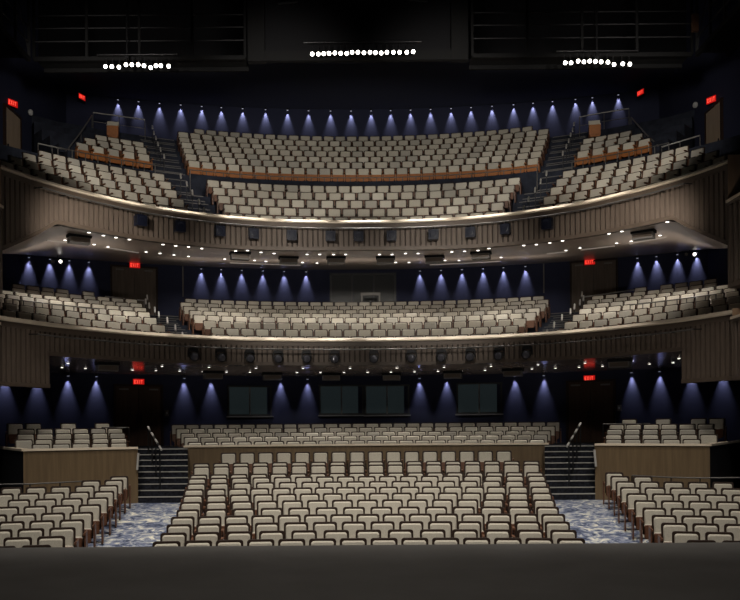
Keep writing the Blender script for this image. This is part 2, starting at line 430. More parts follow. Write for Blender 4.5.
# side boxes
for side in (-1, 1):
    nm = 'left' if side < 0 else 'right'
    def inside(p, m_):
        w_ = (C-B).normalized(); return (p-B).cross(w_) if False else ((p.x-B.x)*-w_.y*-1+(p.y-B.y)*-w_.x*1) > m_
    A = Vector((-6.78, 25.8)); B = Vector((-9.55, 24.2)); C = Vector((-14.4, 32.0)); E = Vector((-9.35, 35.6))
    def sx(v, z): return (side*-v.x, v.y, z) if side > 0 else (v.x, v.y, z)
    mb = MB()
    mb.add([sx(A,-.6),sx(B,-.6),sx(B,1.15),sx(A,1.15)], [(0,1,2,3)], 0)
    mb.add([sx(B,-.6),sx(C,-.6),sx(C,1.15),sx(B,1.15)], [(0,1,2,3)], 1)  # return face coloured black to stand in for the shaded passage
    mb.add([sx(A,-.6),sx(E,-.6),sx(E,1.15),sx(A,1.15)], [(0,1,2,3)], 0)
    # seams
    for t in (.17,.34,.5,.67,.83):
        p = A.lerp(B, t); q2 = A.lerp(B, t+.004); nrm_ = Vector((-(B-A).y, (B-A).x)).normalized()
        if nrm_.y > 0: nrm_ = -nrm_
    structure(mb, f'wall_{nm}_box', [M['wood'], M['black']])
    mb = MB()
    for u, v in ((A,B),(B,C)):
        dv = (v-u).normalized(); nv = Vector((-dv.y, dv.x))
        if nv.y < 0: nv = -nv
        if u is B: nv = Vector((abs(nv.x), -abs(nv.y))) if False else nv
        o_ = -nv*.04; i_ = nv*.22
        ps = [u+o_, v+o_, v+i_, u+i_]
        mb.add([sx(p,1.15) for p in ps]+[sx(p,1.21) for p in ps], [(0,1,2,3),(4,5,6,7),(0,1,5,4),(1,2,6,5),(2,3,7,6),(3,0,4,7)])
    structure(mb, f'trim_{nm}_box_cap', M['cap'])
    # seats, rows parallel to the front rail
    dv = (A-B).normalized(); nv = Vector((-dv.y, dv.x))
    if nv.y < 0: nv = -nv
    offs = [.95,1.85,2.75,3.7,4.65]; ys = [441.3,436.6,431.1,426.3,420.9]; ends = [128.3,128,126.5,124,111]
    mb = MB()
    for r_, (o_, yy, en) in enumerate(zip(offs, ys, ends)):
        base = A+nv*o_
        # walk to the aisle end
        t = 0
        lo, hi = -3., 6.
        for _ in range(40):
            m_ = (lo+hi)/2; q2 = base-dv*m_
            if px_of(q2.x, q2.y) > en: lo = m_
            else: hi = m_
        t0 = lo+.26; z = zat(yy, (base-dv*(t0+1)).y)-.88
        p0 = base-dv*(t0-.4)-nv*.45; p3 = p0+nv*.92
        def tobc(p):
            k_ = 0
            while k_ < 9 and inside(p-dv*k_, .05): k_ += .05
            return p-dv*k_
        p1 = tobc(p0); p2 = tobc(p3)
        mb.add([sx(p0,z),sx(p1,z),sx(p2,z),sx(p3,z),sx(p0,-.5),sx(p1,-.5)], [(0,1,2,3),(4,5,1,0)])
        for k in range(13):
            if r_ == 4 and k in (1,3,): continue
            if r_ == 3 and k in (0,1,2,) and False: continue
            q2 = base-dv*(t0+.565*k+(.28 if False else 0))
            ppx = px_of(q2.x, q2.y)
            if ppx < -12 or q2.x < -13.2 or not inside(q2, .28): break
            X = -q2.x if side > 0 else q2.x
            nn = (nv.x if side < 0 else -nv.x, nv.y)
            far_seat(X, q2.y, z, nn, 0 if random.random() < .6 else 2)
    structure(mb, f'floor_{nm}_box', M['tier'])
    # low rails
    h = empty('guard_rail'); tag(h, f'thin dark guard rail behind the {nm} box seats near the door', 'guard rail')
    xs = (102,129,427.5) if side < 0 else (603,650,424)
    a = P(xs[0], xs[2], 29.6); b_ = P(xs[1], xs[2], 29.6)
    m2 = MB(); m2.tube([a, b_], .025); m2.build('rail', M['darkrail'], h)
    for t in (0,.5,1):
        p = a.lerp(b_, t); m2 = MB(); m2.tube([(p.x,p.y,.8),(p.x,p.y,p.z)], .02); m2.build('post', M['metal'], h)
    h = empty('guard_rail'); tag(h, f'long thin rail behind the {nm} stalls block, before the box', 'guard rail')
    pts = [P(-20,484.5,22.6),P(30,484,22.9),P(60,482.5,23.2),P(98,480.5,23.9)] if side < 0 else [P(632,475.5,23.9),P(671,477.5,23.2),P(700,478,22.9),P(755,477.5,22.6)]
    m2 = MB(); m2.tube(pts, .02); m2.build('rail', M['darkrail'], h)
    for p in pts:
        m2 = MB(); m2.tube([(p.x,p.y,rowZ[8]-.1),(p.x,p.y,p.z)], .018); m2.build('post', M['metal'], h)

# ------------------------------------------------------------------ stage
mb = MB(); mb.box((0,5.5,-.05), (34,15.02,.1), 0); mb.box((0,12.9,-.7), (34,.2,1.2), 0)
structure(mb, 'floor_stage', M['stage'])

# ------------------------------------------------------------------ balconies
def tint():
    r_ = random.random(); return 0 if r_ < .62 else (2 if r_ < .85 else 1)
def balcony(name, zr, zfb, rows, wallD, tiltroll):
    pass
# rows: (d, y_top at centre, [block px ranges])
def rl(x, y): return unroll(x, y)[0]
def place_rows(rows, width=.575, orange=()):
    zs = []
    for idx, (d, y, blocks) in enumerate(rows):
        D = 32.2+d; z = zat(y, D)-.88; zs.append(z)
        for (x0, x1) in blocks:
            a, b_ = s_of_px(x0, d), s_of_px(x1, d)
            q0, q1 = rim(a, d)[0], rim(b_, d)[0]
            # arc length at offset d
            n_s = 60; Ls = [0]; prev = rim(a, d)[0]; ss = [a]
            for j in range(1, n_s+1):
                s_ = a+(b_-a)*j/n_s; q = rim(s_, d)[0]; Ls.append(Ls[-1]+(q-prev).length); ss.append(s_); prev = q
            n = max(1, round(Ls[-1]/width))
            if n > 15 and n % 2 != idx % 2: n += 1
            for k in range(n):
                t = (k+.5)/n*Ls[-1]; j = 0
                while Ls[j+1] < t: j += 1
                s_ = ss[j]+(ss[j+1]-ss[j])*(t-Ls[j])/(Ls[j+1]-Ls[j])
                q, nn = rim(s_, d)
                if abs(q.x) > XW-.3: continue
                far_seat(q.x, q.y, z, nn, tint(), 5 if idx in orange else 4, sc=1.03)
    return zs
mir = lambda x: 731-x
def three(cl, cr, left):      # centre block + side blocks mirrored
    out = [(cl, mir(cl))]
    for a, b_ in left: out += [(a, b_), (mir(b_), mir(a))]
    return out
mid_rows = [(.9,336,three(217,0,[(-10,177)])), (1.8,329,three(212,0,[(-10,168)])), (2.7,322.4,three(204,0,[(-10,160)])),
            (4.0,317,three(194,0,[(-8,153)])), (4.85,312.8,three(190,0,[(-6,149)])), (5.7,309,three(184,0,[(2,145)])), (6.5,305.2,three(181,0,[(14,140)])), (7.3,301.3,three(186,0,[(14,72),(84,97)]))]
up_rows = [(.9,216,three(231,0,[(6,192)])), (1.8,207.7,three(225,0,[(4,188)])), (2.7,199.4,three(219,0,[(12,181)])), (3.6,191.7,three(214,0,[(26,175)])), (4.5,184.7,three(209,0,[(42,168)])),
           (6.4,167.3,three(190,0,[(78,154)])), (7.3,160.9,three(187,0,[(87,150)])), (8.2,155.7,three(185,0,[(98,147)])), (9.1,149.9,three(183,0,[])), (10.0,145.3,three(181,0,[])), (10.9,139.8,three(180,0,[])), (11.8,135.2,three(196,0,[]))]
zmid = place_rows(mid_rows)
zup = place_rows(up_rows, orange=(5,))
mats_far = [M['cream'], M['cream_b'], M['cream_c'], M['shell'], M['pan'], M['orange']]
def tiers(rows, zs, zstart, dend, mat_, name, aisle_d=None):
    mb = MB(); prof = [(.12, zstart)]
    for i, (d, _, _) in enumerate(rows):
        d0 = d-.45
        if i and d-rows[i-1][0] > 1.2: d0 = d-.62
        prof += [(d0, prof[-1][1]), (d0, zs[i])]
    prof.append((dend, zs[-1]))
    sweep(mb, prof, -SX, SX, .6)
    return structure(mb, name, mat_)
tiers(mid_rows, zmid, zmid[0], 9.2, M['tier'], 'floor_mezzanine')
mb = MB(); prof = [(.12, zup[0])]
for i in range(5): prof += [(up_rows[i][0]-.45, prof[-1][1]), (up_rows[i][0]-.45, zup[i])]
prof += [(5.15, zup[4]), (5.78, zup[4])]; sweep(mb, prof, -SX, SX, .6)
sr = s_of_px(657, 6.4)
for a, b_ in ((-SX, -sr), (sr, SX)): sweep(mb, [(5.78, zup[4]), (5.78, 12.2), (14.5, 12.2)], a, b_, .6)
prof = [(5.78, zup[4]), (5.78, zup[5])]
for i in range(6, 12): prof += [(up_rows[i][0]-.45, prof[-1][1]), (up_rows[i][0]-.45, zup[i])]
prof += [(14.5, zup[11])]
sweep(mb, prof, -sr, sr, .6)
for a in (-sr, sr):
    for i in range(1, len(prof)-1):
        if prof[i+1][0] > prof[i][0]:
            q0, q1 = rim(a, prof[i][0])[0], rim(a, prof[i+1][0])[0]
            c0, c1 = max(-XW, min(XW, q0.x)), max(-XW, min(XW, q1.x))
            mb.add([(c0,q0.y,zup[4]),(c1,q1.y,zup[4]),(c1,q1.y,prof[i][1]),(c0,q0.y,prof[i][1])], [(0,1,2,3)])
structure(mb, 'floor_balcony', M['tier'])

def zbot_up(s):
    q = rim(s)[0]
    if abs(q.x) < 9.6: return 8.12+.17*(1-abs(q.x)/9.6)
    t = (abs(q.x)-9.6)/(10.5-9.6); return 8.12-1.2*t
def zbot_mid(s):
    q = rim(s)[0]
    return 4.02 if abs(q.x) < 9.76 else 3.02
def fascia(name, ztop, zbot, trimh):
    # cap
    mb = MB(); sweep(mb, [(-.13,ztop-.14),(-.14,ztop-.10),(-.03,ztop),(.22,ztop),(.22,ztop-.14),(-.13,ztop-.14)], -L2, L2, .3, clamp=False)
    structure(mb, 'trim_'+name+'_cap', M['cap'])
    mb = MB()
    # smooth upper band, slats, bottom band, inner back
    n = int(2*L2/.07); mi = 0
    prev = None; segs = []
    s = -L2; pts = []
    while s <= L2+1e-6:
        k = int((s+L2)/.09) % 2
        pts.append(s); s += .13 if len(pts) % 2 else .06
    zb_top = ztop-.30
    for i in range(len(pts)-1):
        a, b_ = pts[i], pts[i+1]; out = i % 2 == 0
        d = -.05 if out else .03
        za, zb = zbot(a), zbot(b_)
        if abs(za-zb) > .5: za = zb = min(za, zb) if abs((a+b_)/2) > 0 else za
        qa, qb = rim(a, d)[0], rim(b_, d)[0]
        mb.add([(*qa, za+trimh),(*qb, zb+trimh),(*qb, zb_top),(*qa, zb_top)], [(0,1,2,3)], 0 if out else 1)
        # side face of the slat
        q2 = rim(b_, -.05 if not out else .03)[0]
        mb.add([(*qb, zb+trimh),(*q2, zb+trimh),(*q2, zb_top),(*qb, zb_top)], [(0,1,2,3)], 0 if out else 0)
        for (z0_, z0b, z1_, z1b, dd) in ((zb_top, zb_top, ztop-.09, ztop-.09, -.06), (za, zb, za+trimh, zb+trimh, -.08)):
            q0, q1 = rim(a, dd)[0], rim(b_, dd)[0]; i0, i1 = rim(a, .12)[0], rim(b_, .12)[0]
            mb.add([(*q0, z0_),(*q1, z0b),(*q1, z1b),(*q0, z1_),(*i0, z0_),(*i1, z0b),(*i0, z1_),(*i1, z1b)], [(0,1,2,3),(4,5,1,0),(3,2,7,6)], 2)
    sweep(mb, [(.12, ztop-.09), (.12, zbot(0))], -L2, L2, .3, mi=2, clamp=False)
    for sg in (-1, 1):   # thickness behind the deep ends
        sa = sg*L2; 
        for i in range(12):
            a, b_ = sg*(L2-i*.12), sg*(L2-(i+1)*.12)
            if abs(zbot(b_)-zbot(0)) < .1 and abs(zbot(a)-zbot(0)) < .1: break
    return structure(mb, name, [M['slat'], M['slatdark'], M['band']])
ZM, ZU = zat(338, 32.2), zat(220.3, 32.2)
fascia('balcony_front', ZU, zbot_up, .13)
fascia('mezzanine_front', ZM, zbot_mid, .12)

# soffits: from the fronts back to the walls
def wallY(level, X):
    if level == 'up': return 45.4-.012*X*X
    if level == 'mid': return 41.2-.020*X*X
    return 35.6-.030*X*X
def soffit(name, zb, z1, level, mat_):
    mb = MB(); rows = []
    N = 60
    for i in range(N+1):
        s = -L2+2*L2*i/N; q, n = rim(s, .0)
        w = wallY(level, q.x)
        # go straight back / outwards until the wall
        X1 = q.x*1.0; tX = q.x*(XW/10.62)
        tY = wallY(level, tX)
        if abs(tX) > 14.5: pass
        row = []
        for j in range(7):
            t = j/6
            row.append((q.x+(tX-q.x)*t, q.y+(tY-q.y)*t, zb(s)+(z1-zb(s))*t if abs(q.x) < 9.65 or level != 'up' else zb(s)+(z1-zb(s))*t))
        rows.append(row)
    mb.grid(rows, 0, True)
    # corner pieces out to the side walls, ahead of the curve ends
    for sg in (-1, 1):
        q = rim(sg*L2)[0]
        mb.add([(q.x, q.y, zb(L2)), (sg*XW, q.y-2, zb(L2)), (sg*XW, wallY(level, XW), z1)], [(0,1,2)])
    return structure(mb, name, mat_), rows
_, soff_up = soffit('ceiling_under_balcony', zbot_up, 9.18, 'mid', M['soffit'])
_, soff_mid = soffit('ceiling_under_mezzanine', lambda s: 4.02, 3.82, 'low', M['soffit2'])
from mathutils.bvhtree import BVHTree
def bvh(name):
    me = bpy.data.objects[name].data
    return BVHTree.FromPolygons([v.co for v in me.vertices], [p.vertices for p in me.polygons])
CAM = Vector((CAMX, 0, ZC))
def hit(tree, px, py):
    d = (P(px, py, 10)-CAM).normalized(); h = tree.ray_cast(CAM, d)
    return h[0]
B_UP, B_MID = bvh('ceiling_under_balcony'), bvh('ceiling_under_mezzanine')

# ------------------------------------------------------------------ walls
def wall(name, level, z0, z1, xw=XW, mat_=None):
    mb = MB(); rows = [[], []]
    for i in range(41):
        X = -xw+2*xw*i/40; Y = wallY(level, X)
        rows[0].append((X, Y, z0)); rows[1].append((X, Y, z1))
    mb.grid(rows)
    return structure(mb, name, mat_ or M['blue'])
wall('wall_back_stalls', 'low', -.6, 4.0)
wall('wall_back_mezzanine', 'mid', 3.6, 9.6)
wall('wall_back_balcony', 'up', 9.0, 18.4)
for sg, nm in ((-1,'left'),(1,'right')):
    mb = MB(); mb.add([(sg*XW,-3,-1.5),(sg*XW,43.2,-1.5),(sg*XW,43.2,24),(sg*XW,-3,24)], [(0,1,2,3)])
    structure(mb, 'wall_'+nm, M['blue'])
mb = MB(); mb.grid([[(-XW, 39.2, 18.3), (XW, 39.2, 18.3)], [(-XW, 46, 18.3), (XW, 46, 18.3)]]); mb.grid([[(-XW, 39.2, 18.3), (XW, 39.2, 18.3)], [(-XW, 39.2, 24), (XW, 39.2, 24)]], 1)
structure(mb, 'ceiling', [M['ceil'], M['black']])
mb = MB(); mb.grid([[(-XW, -3, 24), (XW, -3, 24)], [(-XW, 39.2, 24), (XW, 39.2, 24)]])
structure(mb, 'ceiling_above_catwalks', M['black'])
mb = MB(); mb.grid([[(-XW, -3, -1.5), (XW, -3, -1.5)], [(-XW, -3, 24), (XW, -3, 24)]])
structure(mb, 'wall_stage', M['black'])

# stage-side boxes next to the curve ends
for sg, nm in ((-1,'left'),(1,'right')):
    for lev, zt, zr, zb in (('balcony', ZU, 8.1, 5.6), ('mezzanine', ZM, 4.80, 2.99)):
        mb = MB()
        x0 = 10.30 if lev == 'balcony' else 10.40; Y0 = 24.66
        # end wall facing the stage between the two rim heights
        mb.add([(sg*x0,Y0,zr),(sg*XW,Y0,zr),(sg*XW,Y0,zt),(sg*x0,Y0,zt)], [(0,1,2,3)], 3)
        # slatted front along the hall
        n = 60; Y1 = 15.0
        for i in range(n):
            ya, yb = Y0-(Y0-Y1)*i/n, Y0-(Y0-Y1)*(i+1)/n; out = i % 2 == 0; d = -.05 if out else .03
            xa = sg*(x0+.06+d+.012*(Y0-ya)); xb = sg*(x0+.06+d+.012*(Y0-yb))
            mb.add([(xa,ya,zb+.13),(xb,yb,zb+.13),(xb,yb,zr-.16),(xa,ya,zr-.16)], [(0,1,2,3)], 0 if out else 1)
            d2 = .03 if out else -.05; xc = sg*(x0+.06+d2+.012*(Y0-yb))
            mb.add([(xb,yb,zb+.13),(xc,yb,zb+.13),(xc,yb,zr-.16),(xb,yb,zr-.16)], [(0,1,2,3)], 0)
        for z0_, z1_ in ((zb, zb+.13), (zr-.16, zr-.07)):
            mb.add([(sg*(x0-.02),Y0,z0_),(sg*(x0+.1),Y1,z0_),(sg*(x0+.1),Y1,z1_),(sg*(x0-.02),Y0,z1_)], [(0,1,2,3)], 2)
        mb.add([(sg*(x0-.02),Y0,zb),(sg*(x0+.1),Y1,zb),(sg*XW,Y1,zb),(sg*XW,Y0,zb)], [(0,1,2,3)], 2)
        mb.add([(sg*(x0-.02),Y0,zb),(sg*XW,Y0,zb),(sg*XW,Y0,zr),(sg*(x0-.02),Y0,zr)], [(0,1,2,3)], 2)
        structure(mb, f'wall_{nm}_{lev}_box', [M['slat'], M['slatdark'], M['band'], M['panel']])
        mb = MB(); mb.add([(sg*(x0-.06),Y0+.02,zr-.07),(sg*(x0+.06),Y1,zr-.07),(sg*(x0+.4),Y1,zr-.07),(sg*(x0+.3),Y0+.02,zr-.07)]+[(sg*(x0-.06),Y0+.02,zr),(sg*(x0+.06),Y1,zr),(sg*(x0+.4),Y1,zr),(sg*(x0+.3),Y0+.02,zr)],
               [(0,1,2,3),(4,5,6,7),(0,1,5,4),(1,2,6,5),(2,3,7,6),(3,0,4,7)])
        structure(mb, f'trim_{nm}_{lev}_box_cap', M['cap'])

# ------------------------------------------------------------------ windows and doors
def wall_frame(level, px, py):
    """point on the back wall seen at px,py; returns X,Y,Z and wall angle"""
    x, y = unroll(px, py); k = (x-CX)/F
    Y = 35
    for _ in range(30): Y = wallY(level, CAMX+k*Y)
    X = CAMX+k*Y; c = {'up':.012,'mid':.020,'low':.030}[level]
    return X, Y, ZC-(y-HY)/F*Y, math.atan(-2*c*X)
wn = 0
for x0, x1, y0, y1, sp in ((228.5,271,386.5,416,.5),(320,363,385.5,415,.5),(365.5,408.5,385.3,415,.5),(457.5,501,383,414,.5)):
    wn += 1; xm = (x0+x1)/2
    X0, Y0, Z0, a = wall_frame('low', x0, y1); X1, Y1, Z1, _ = wall_frame('low', x1, y0)
    w = math.hypot(X1-X0, Y1-Y0); h = Z1-Z0
    root = empty(f'window_{wn}', ((X0+X1)/2, (Y0+Y1)/2-.03, Z0), a); root['kind'] = 'structure'
    a_ = MB(); a_.box((0,.0,.03),(w+.1,.08,.07)); a_.box((0,0,h),(w+.1,.08,.07)); a_.box((-w/2,0,h/2),(.07,.08,h)); a_.box((w/2,0,h/2),(.07,.08,h))
    a_.build('window_frame', M['frame'], root)
    a_ = MB(); a_.box((0,-.01,h/2),(.05,.08,h-.07)); a_.build('mullion', M['mullion'], root)
    for sg in (-1, 1):
        a_ = MB(); a_.box((sg*w/4,.01,h/2),(w/2-.06,.02,h-.06)); a_.build('pane', M['glass'], root)
    a_ = MB(); a_.box((0,-.05,-.03),(w+.16,.14,.05)); a_.build('window_sill', M['sill'], root)
# control-room window on the mezzanine back wall
wn += 1
X0, Y0, Z0, a = wall_frame('mid', 331, 306); X1, Y1, Z1, _ = wall_frame('mid', 395, 274)
w = X1-X0; h = Z1-Z0
root = empty(f'window_{wn}', ((X0+X1)/2, Y0-.04, Z0), 0); root['kind'] = 'structure'
a_ = MB(); a_.box((0,0,h),(w+.1,.1,.1)); a_.box((0,0,.05),(w+.1,.1,.1)); a_.box((-w/2,0,h/2),(.1,.1,h)); a_.box((w/2,0,h/2),(.1,.1,h)); a_.box((-w*.17,0,h/2),(.08,.1,h)); a_.box((w*.17,0,h/2),(.08,.1,h))
a_.build('window_frame', M['frame'], root)
for t in (-1/3, 0, 1/3):
    a_ = MB(); a_.box((t*w,.01,h/2),(w/3-.1,.02,h-.1)); a_.build('pane', M['glass2'], root)

def door(n, level, x0, x1, ytop, zbot, mt, swaps=None):
    X0, Y0, Z1, a = wall_frame(level, x0, ytop); X1, Y1, _, _ = wall_frame(level, x1, ytop)
    w = math.hypot(X1-X0, Y1-Y0); h = Z1-zbot; ang = math.atan2(Y1-Y0, X1-X0)
    root = empty(f'door_{n}', ((X0+X1)/2, (Y0+Y1)/2-.05, zbot), ang); root['kind'] = 'structure'
    a_ = MB(); a_.box((0,0,h+.03),(w+.16,.12,.08)); a_.box((-w/2-.04,0,h/2),(.08,.12,h)); a_.box((w/2+.04,0,h/2),(.08,.12,h)); a_.build('door_frame', M['shell'], root)
    for sg in (-1, 1):
        a_ = MB(); a_.box((sg*w/4,0,h/2),(w/2-.012,.05,h-.01)); leaf = a_.build('door_leaf', mt, root)
        a_ = MB(); a_.box((sg*.09,-.05,1.05),(.03,.04,.30)); a_.build('door_handle', M['metal'], leaf)
        a_ = MB(); a_.box((sg*w*.33,-.06,h-.12),(.35,.05,.06)); a_.build('door_closer', M['grey'], leaf)
    return root
door(1, 'mid', 112.5, 156, 266.5, 6.3, M['doorpale']); door(2, 'mid', 571.5, 615.5, 263.5, 6.3, M['doorpale'])
door(3, 'low', 116, 161, 386, 1.08, M['door']); door(4, 'low', 568, 613, 382.5, 1.08, M['door'])
# doors in the side walls of the top balcony
for n, sg in ((5,-1),(6,1)):
    root = empty(f'door_{n}', (sg*(XW-.05), 36.1, 12.2), 0); root['kind'] = 'structure'
    a_ = MB(); a_.box((0,0,2.73),(.12,1.7,.1)); a_.box((0,-.8,1.35),(.12,.08,2.7)); a_.box((0,.8,1.35),(.12,.08,2.7)); a_.build('door_frame', M['shell'], root)
    a_ = MB(); a_.box((0,0,1.35),(.05,1.5,2.68)); leaf = a_.build('door_leaf', M['doorlit'], root)
    a_ = MB(); a_.box((-sg*.06,-.6,1.05),(.05,.04,.3)); a_.build('door_handle', M['metal'], leaf)

# pale corner beads where the mezzanine back wall steps
for k_, (px_, y0, y1) in enumerate(((183,266,297),(543.5,263,293))):
    X, Y, Z, a = wall_frame('mid', px_, y0); Z2 = wall_frame('mid', px_, y1)[2]
    a_ = MB(); a_.box((X, Y-.04, (Z+Z2)/2), (.05,.05,Z-Z2), rz=a); structure(a_, f'trim_{30+k_}', M['grey'])
# exit signs
LET = {'E': [(0,0,.2,1),(0,0,.7,.18),(0,.41,.6,.59),(0,.82,.7,1)], 'I': [(.25,0,.45,1)], 'T': [(.25,0,.45,1),(0,.82,.7,1)]}
def exit_sign(loc, rz, w, label):
    root = empty('exit_sign', loc, rz); tag(root, label, 'exit sign')
    h = w*.52
    a_ = MB(); a_.box((0,.03,0),(w+.03,.05,h+.03)); a_.build('housing', M['metal'], root)
    a_ = MB(); a_.box((0,0,0),(w,.02,h)); a_.build('face', M['red'], root)
    a_ = MB(); cw = w*.17; ch = h*.62; x = -w*.40
    for c in 'EXIT':
        if c == 'X':
            for sg in (-1, 1):
                L = math.hypot(cw*.8, ch); a_.box((x+cw*.42, -.014, 0), (cw*.2, .01, L), T=Matrix.Rotation(sg*math.atan2(cw*.7, ch), 4, 'Y'))
        else:
            for (u0,v0,u1,v1) in LET[c]:
                a_.box((x+cw*1.1*(u0+u1)/2, -.014, -ch/2+ch*(v0+v1)/2), (cw*1.1*(u1-u0), .01, ch*(v1-v0)))
        x += w*.21 if c != 'I' else w*.18
    a_.build('letters', M['redlet'], root)
for px_, py_, lev, lab in ((135.5,263.5,'mid','red EXIT sign over the left mezzanine doors'),(589,260.3,'mid','red EXIT sign over the right mezzanine doors'),(139.5,382,'low','red EXIT sign over the left stalls doors'),(588.5,378.5,'low','red EXIT sign over the right stalls doors')):
    X, Y, Z, a = wall_frame(lev, px_, py_); exit_sign((X, Y-.12, Z-(.10 if lev == 'mid' else 0)), a, .46 if lev == 'mid' else .42, lab)
exit_sign((-XW+.1, 36.0, 15.25), R(62), .5, 'red EXIT sign above the side door, far left of the top balcony')
exit_sign((XW-.1, 36.2, 15.25), -R(62), .5, 'red EXIT sign above the side door, far right of the top balcony')
p = P(82,97,41.5); exit_sign(p, R(68), .45, 'small red EXIT sign high in the dark left rear corner')
p = P(640.5,92.5,41.5); exit_sign(p, -R(68), .45, 'small red EXIT sign high in the dark right rear corner')
# wall plates
for px_, py_, lev, lab in ((167,413,'low','pale wall plate right of the left stalls doors'),(619,408,'low','pale wall plate right of the right stalls doors')):
    X, Y, Z, a = wall_frame(lev, px_, py_); r_ = empty('wall_plate', (X,Y-.03,Z), a); tag(r_, lab, 'switch plate')
    a_ = MB(); a_.box((0,0,0),(.16,.03,.24)); a_.build('plate', M['grey'], r_); a_ = MB(); a_.box((0,-.02,0),(.05,.02,.09)); a_.build('switch', M['white'], r_)
for px_, py_, sg, lab in ((32,112.5,-1,'small white device on the left side wall by the exit sign'),(690.5,105,1,'small white device on the right side wall by the exit sign')):
    a_ = MB(); p = P(px_, py_, 38.0); a_.lathe([(.02,0),(.10,0),(.13,.05),(.13,.12),(.08,.16),(.0,.17)], Matrix.Translation((sg*(XW-.01), 38, p.z)) @ Matrix.Rotation(-sg*math.pi/2, 4, 'Y')); tag(a_.build('wall_sounder', M['white']), lab, 'alarm')

# ------------------------------------------------------------------ downlights under the soffits
def make_downlight():
    root = empty('recessed_downlight')
    a_ = MB(); a_.lathe([(.085,.0),(.085,-.010),(.058,-.014)], Matrix.Identity(4), n=12); a_.build('trim_ring', M['grey'], root)
    a_ = MB(); a_.lathe([(.055,-.010),(.055,-.020)], Matrix.Identity(4), n=12); a_.build('lens', M['dot'], root)
    return root
dl = make_downlight(); dl_used = False
def put_dl(p, sc, label, group):
    global dl_used
    if not dl_used: o = dl; dl_used = True; o.location = p
    else: o = copy_tree(dl, p, 0)
    o.scale = (sc, sc, 1); tag(o, label, 'ceiling light', group)
upd = [(28.7,232.9),(56.7,225.5),(65,239.7),(79.7,241.7),(94,244),(103.4,235),(108,246.4),(116,237),(129.4,239),(89,232),(146,251.5),(160,253),(163,244),(174,254.5),(175.7,245.4),(188.5,246.4),(188.5,256),(201.7,248),(224.7,258.6),(235.5,250.5),(235.5,253.5),(247.5,250),(248,254),
       (261,251.8),(274,253),(266,261),(254.5,260),(307,254),(319.7,254),(302.4,262),(317,262.6),(333.5,254),(333.5,257.5),(345.7,254),(379.5,254),(379.5,257),(392,254),(395.7,262),(405.5,253),(418,253),(409,262),(451.8,251.5),(464.6,250.8),(445,260),(459,260),(478,250),(489,248),
       (523.8,245),(536.3,244),(549.8,242.4),(562.6,240.3),(595.7,235.3),(609,233.2),(621.8,230.9),(631.2,240.7),(645.4,238),(660,235),(667.4,221.4),(681.6,218.4),(698.8,227.8),(501,257),(566,250),(580,247.5),(616.7,242.7)]
for a_, b_ in upd:
    h = hit(B_UP, a_, b_)
    if h: put_dl(h-Vector((0,0,.004)), 1.0, 'bright round downlight recessed in the soffit under the top balcony', 'downlights under the top balcony')
for i in range(27):
    x = 62+i*23.5; yb = 372-7*((x-365)/300)**2
    for yy, ok in ((yb, True), (yb-4.2, i % 2 == 0)):
        h = hit(B_MID, x+(6 if yy != yb else 0), yy-.0075*(x-365)) if ok else None
        if h: put_dl(h-Vector((0,0,.004)), .8, 'small round downlight recessed in the soffit under the mezzanine', 'downlights under the mezzanine')
# linear slots: grooves without lamps, paled by emission
for k, (x0,y0,x1,y1) in enumerate(((46.6,239.7,82,243.5),(105,246.8,138,252.3),(230,262.5,300,265),(430,264.5,500,261),(547,253.5,566,251.5),(581,249.5,615,245.5),(629,243,666,236.5))):
    a, b_ = hit(B_UP, x0, y0), hit(B_UP, x1, y1)
    if a and b_:
        a_ = MB(); d = b_-a; a_.box((a+b_)/2-Vector((0,0,.02)), (d.length,.06,.03), T=Matrix.Rotation(math.atan2(d.y,d.x),4,'Z') @ Matrix.Rotation(-math.asin(d.z/d.length),4,'Y')); structure(a_, f'trim_{20+k}', M['slot'])
# soffit equipment boxes
def make_box():
    root = empty('ceiling_speaker')
    a_ = MB(); a_.box((0,0,-.06),(.95,.5,.12)); a_.build('bracket', M['black'], root)  # black slab stands in for the dark recess above the cabinet
    a_ = MB(); a_.box((0,0,-.22),(.86,.42,.26)); a_.box((0,-.215,-.22),(.80,.02,.20)); a_.build('cabinet', M['grey'], root)
    a_ = MB(); a_.box((0,-.23,-.22),(.76,.01,.16)); a_.build('grille', M['band'], root)
    return root
bx = make_box(); bu = False
nms = {0:'leftmost', 1:'second from the left', 2:'third from the left', 3:'fourth from the left', 4:'fifth from the left', 5:'sixth from the left', 6:'seventh from the left', 7:'rightmost'}
for tree, pts, wh in ((B_UP, [(79,233),(240,250),(288.5,254.5),(336,254.5),(385.5,254.5),(434.5,253.5),(481,249.5),(643.5,228.5)], 'top balcony'),
                  (B_MID, [(107,360.5),(213,369),(272,370.5),(331,371),(391.5,371),(453,369),(513,366.5),(620,357)], 'mezzanine')):
    for i, (a_, b_) in enumerate(pts):
        h = hit(tree, a_, b_+2)
        if not h: continue
        ang = math.atan2(-h.x*.07, 1)
        if not bu: o = bx; bu = True; o.location = h; o.rotation_euler = (0,0,ang)
        else: o = copy_tree(bx, h, ang)
        o.scale = (.8,.8,.85)
        tag(o, f'grey boxy speaker under the {wh} soffit, {nms[i]}', 'speaker', f'speakers under the {wh} soffit')
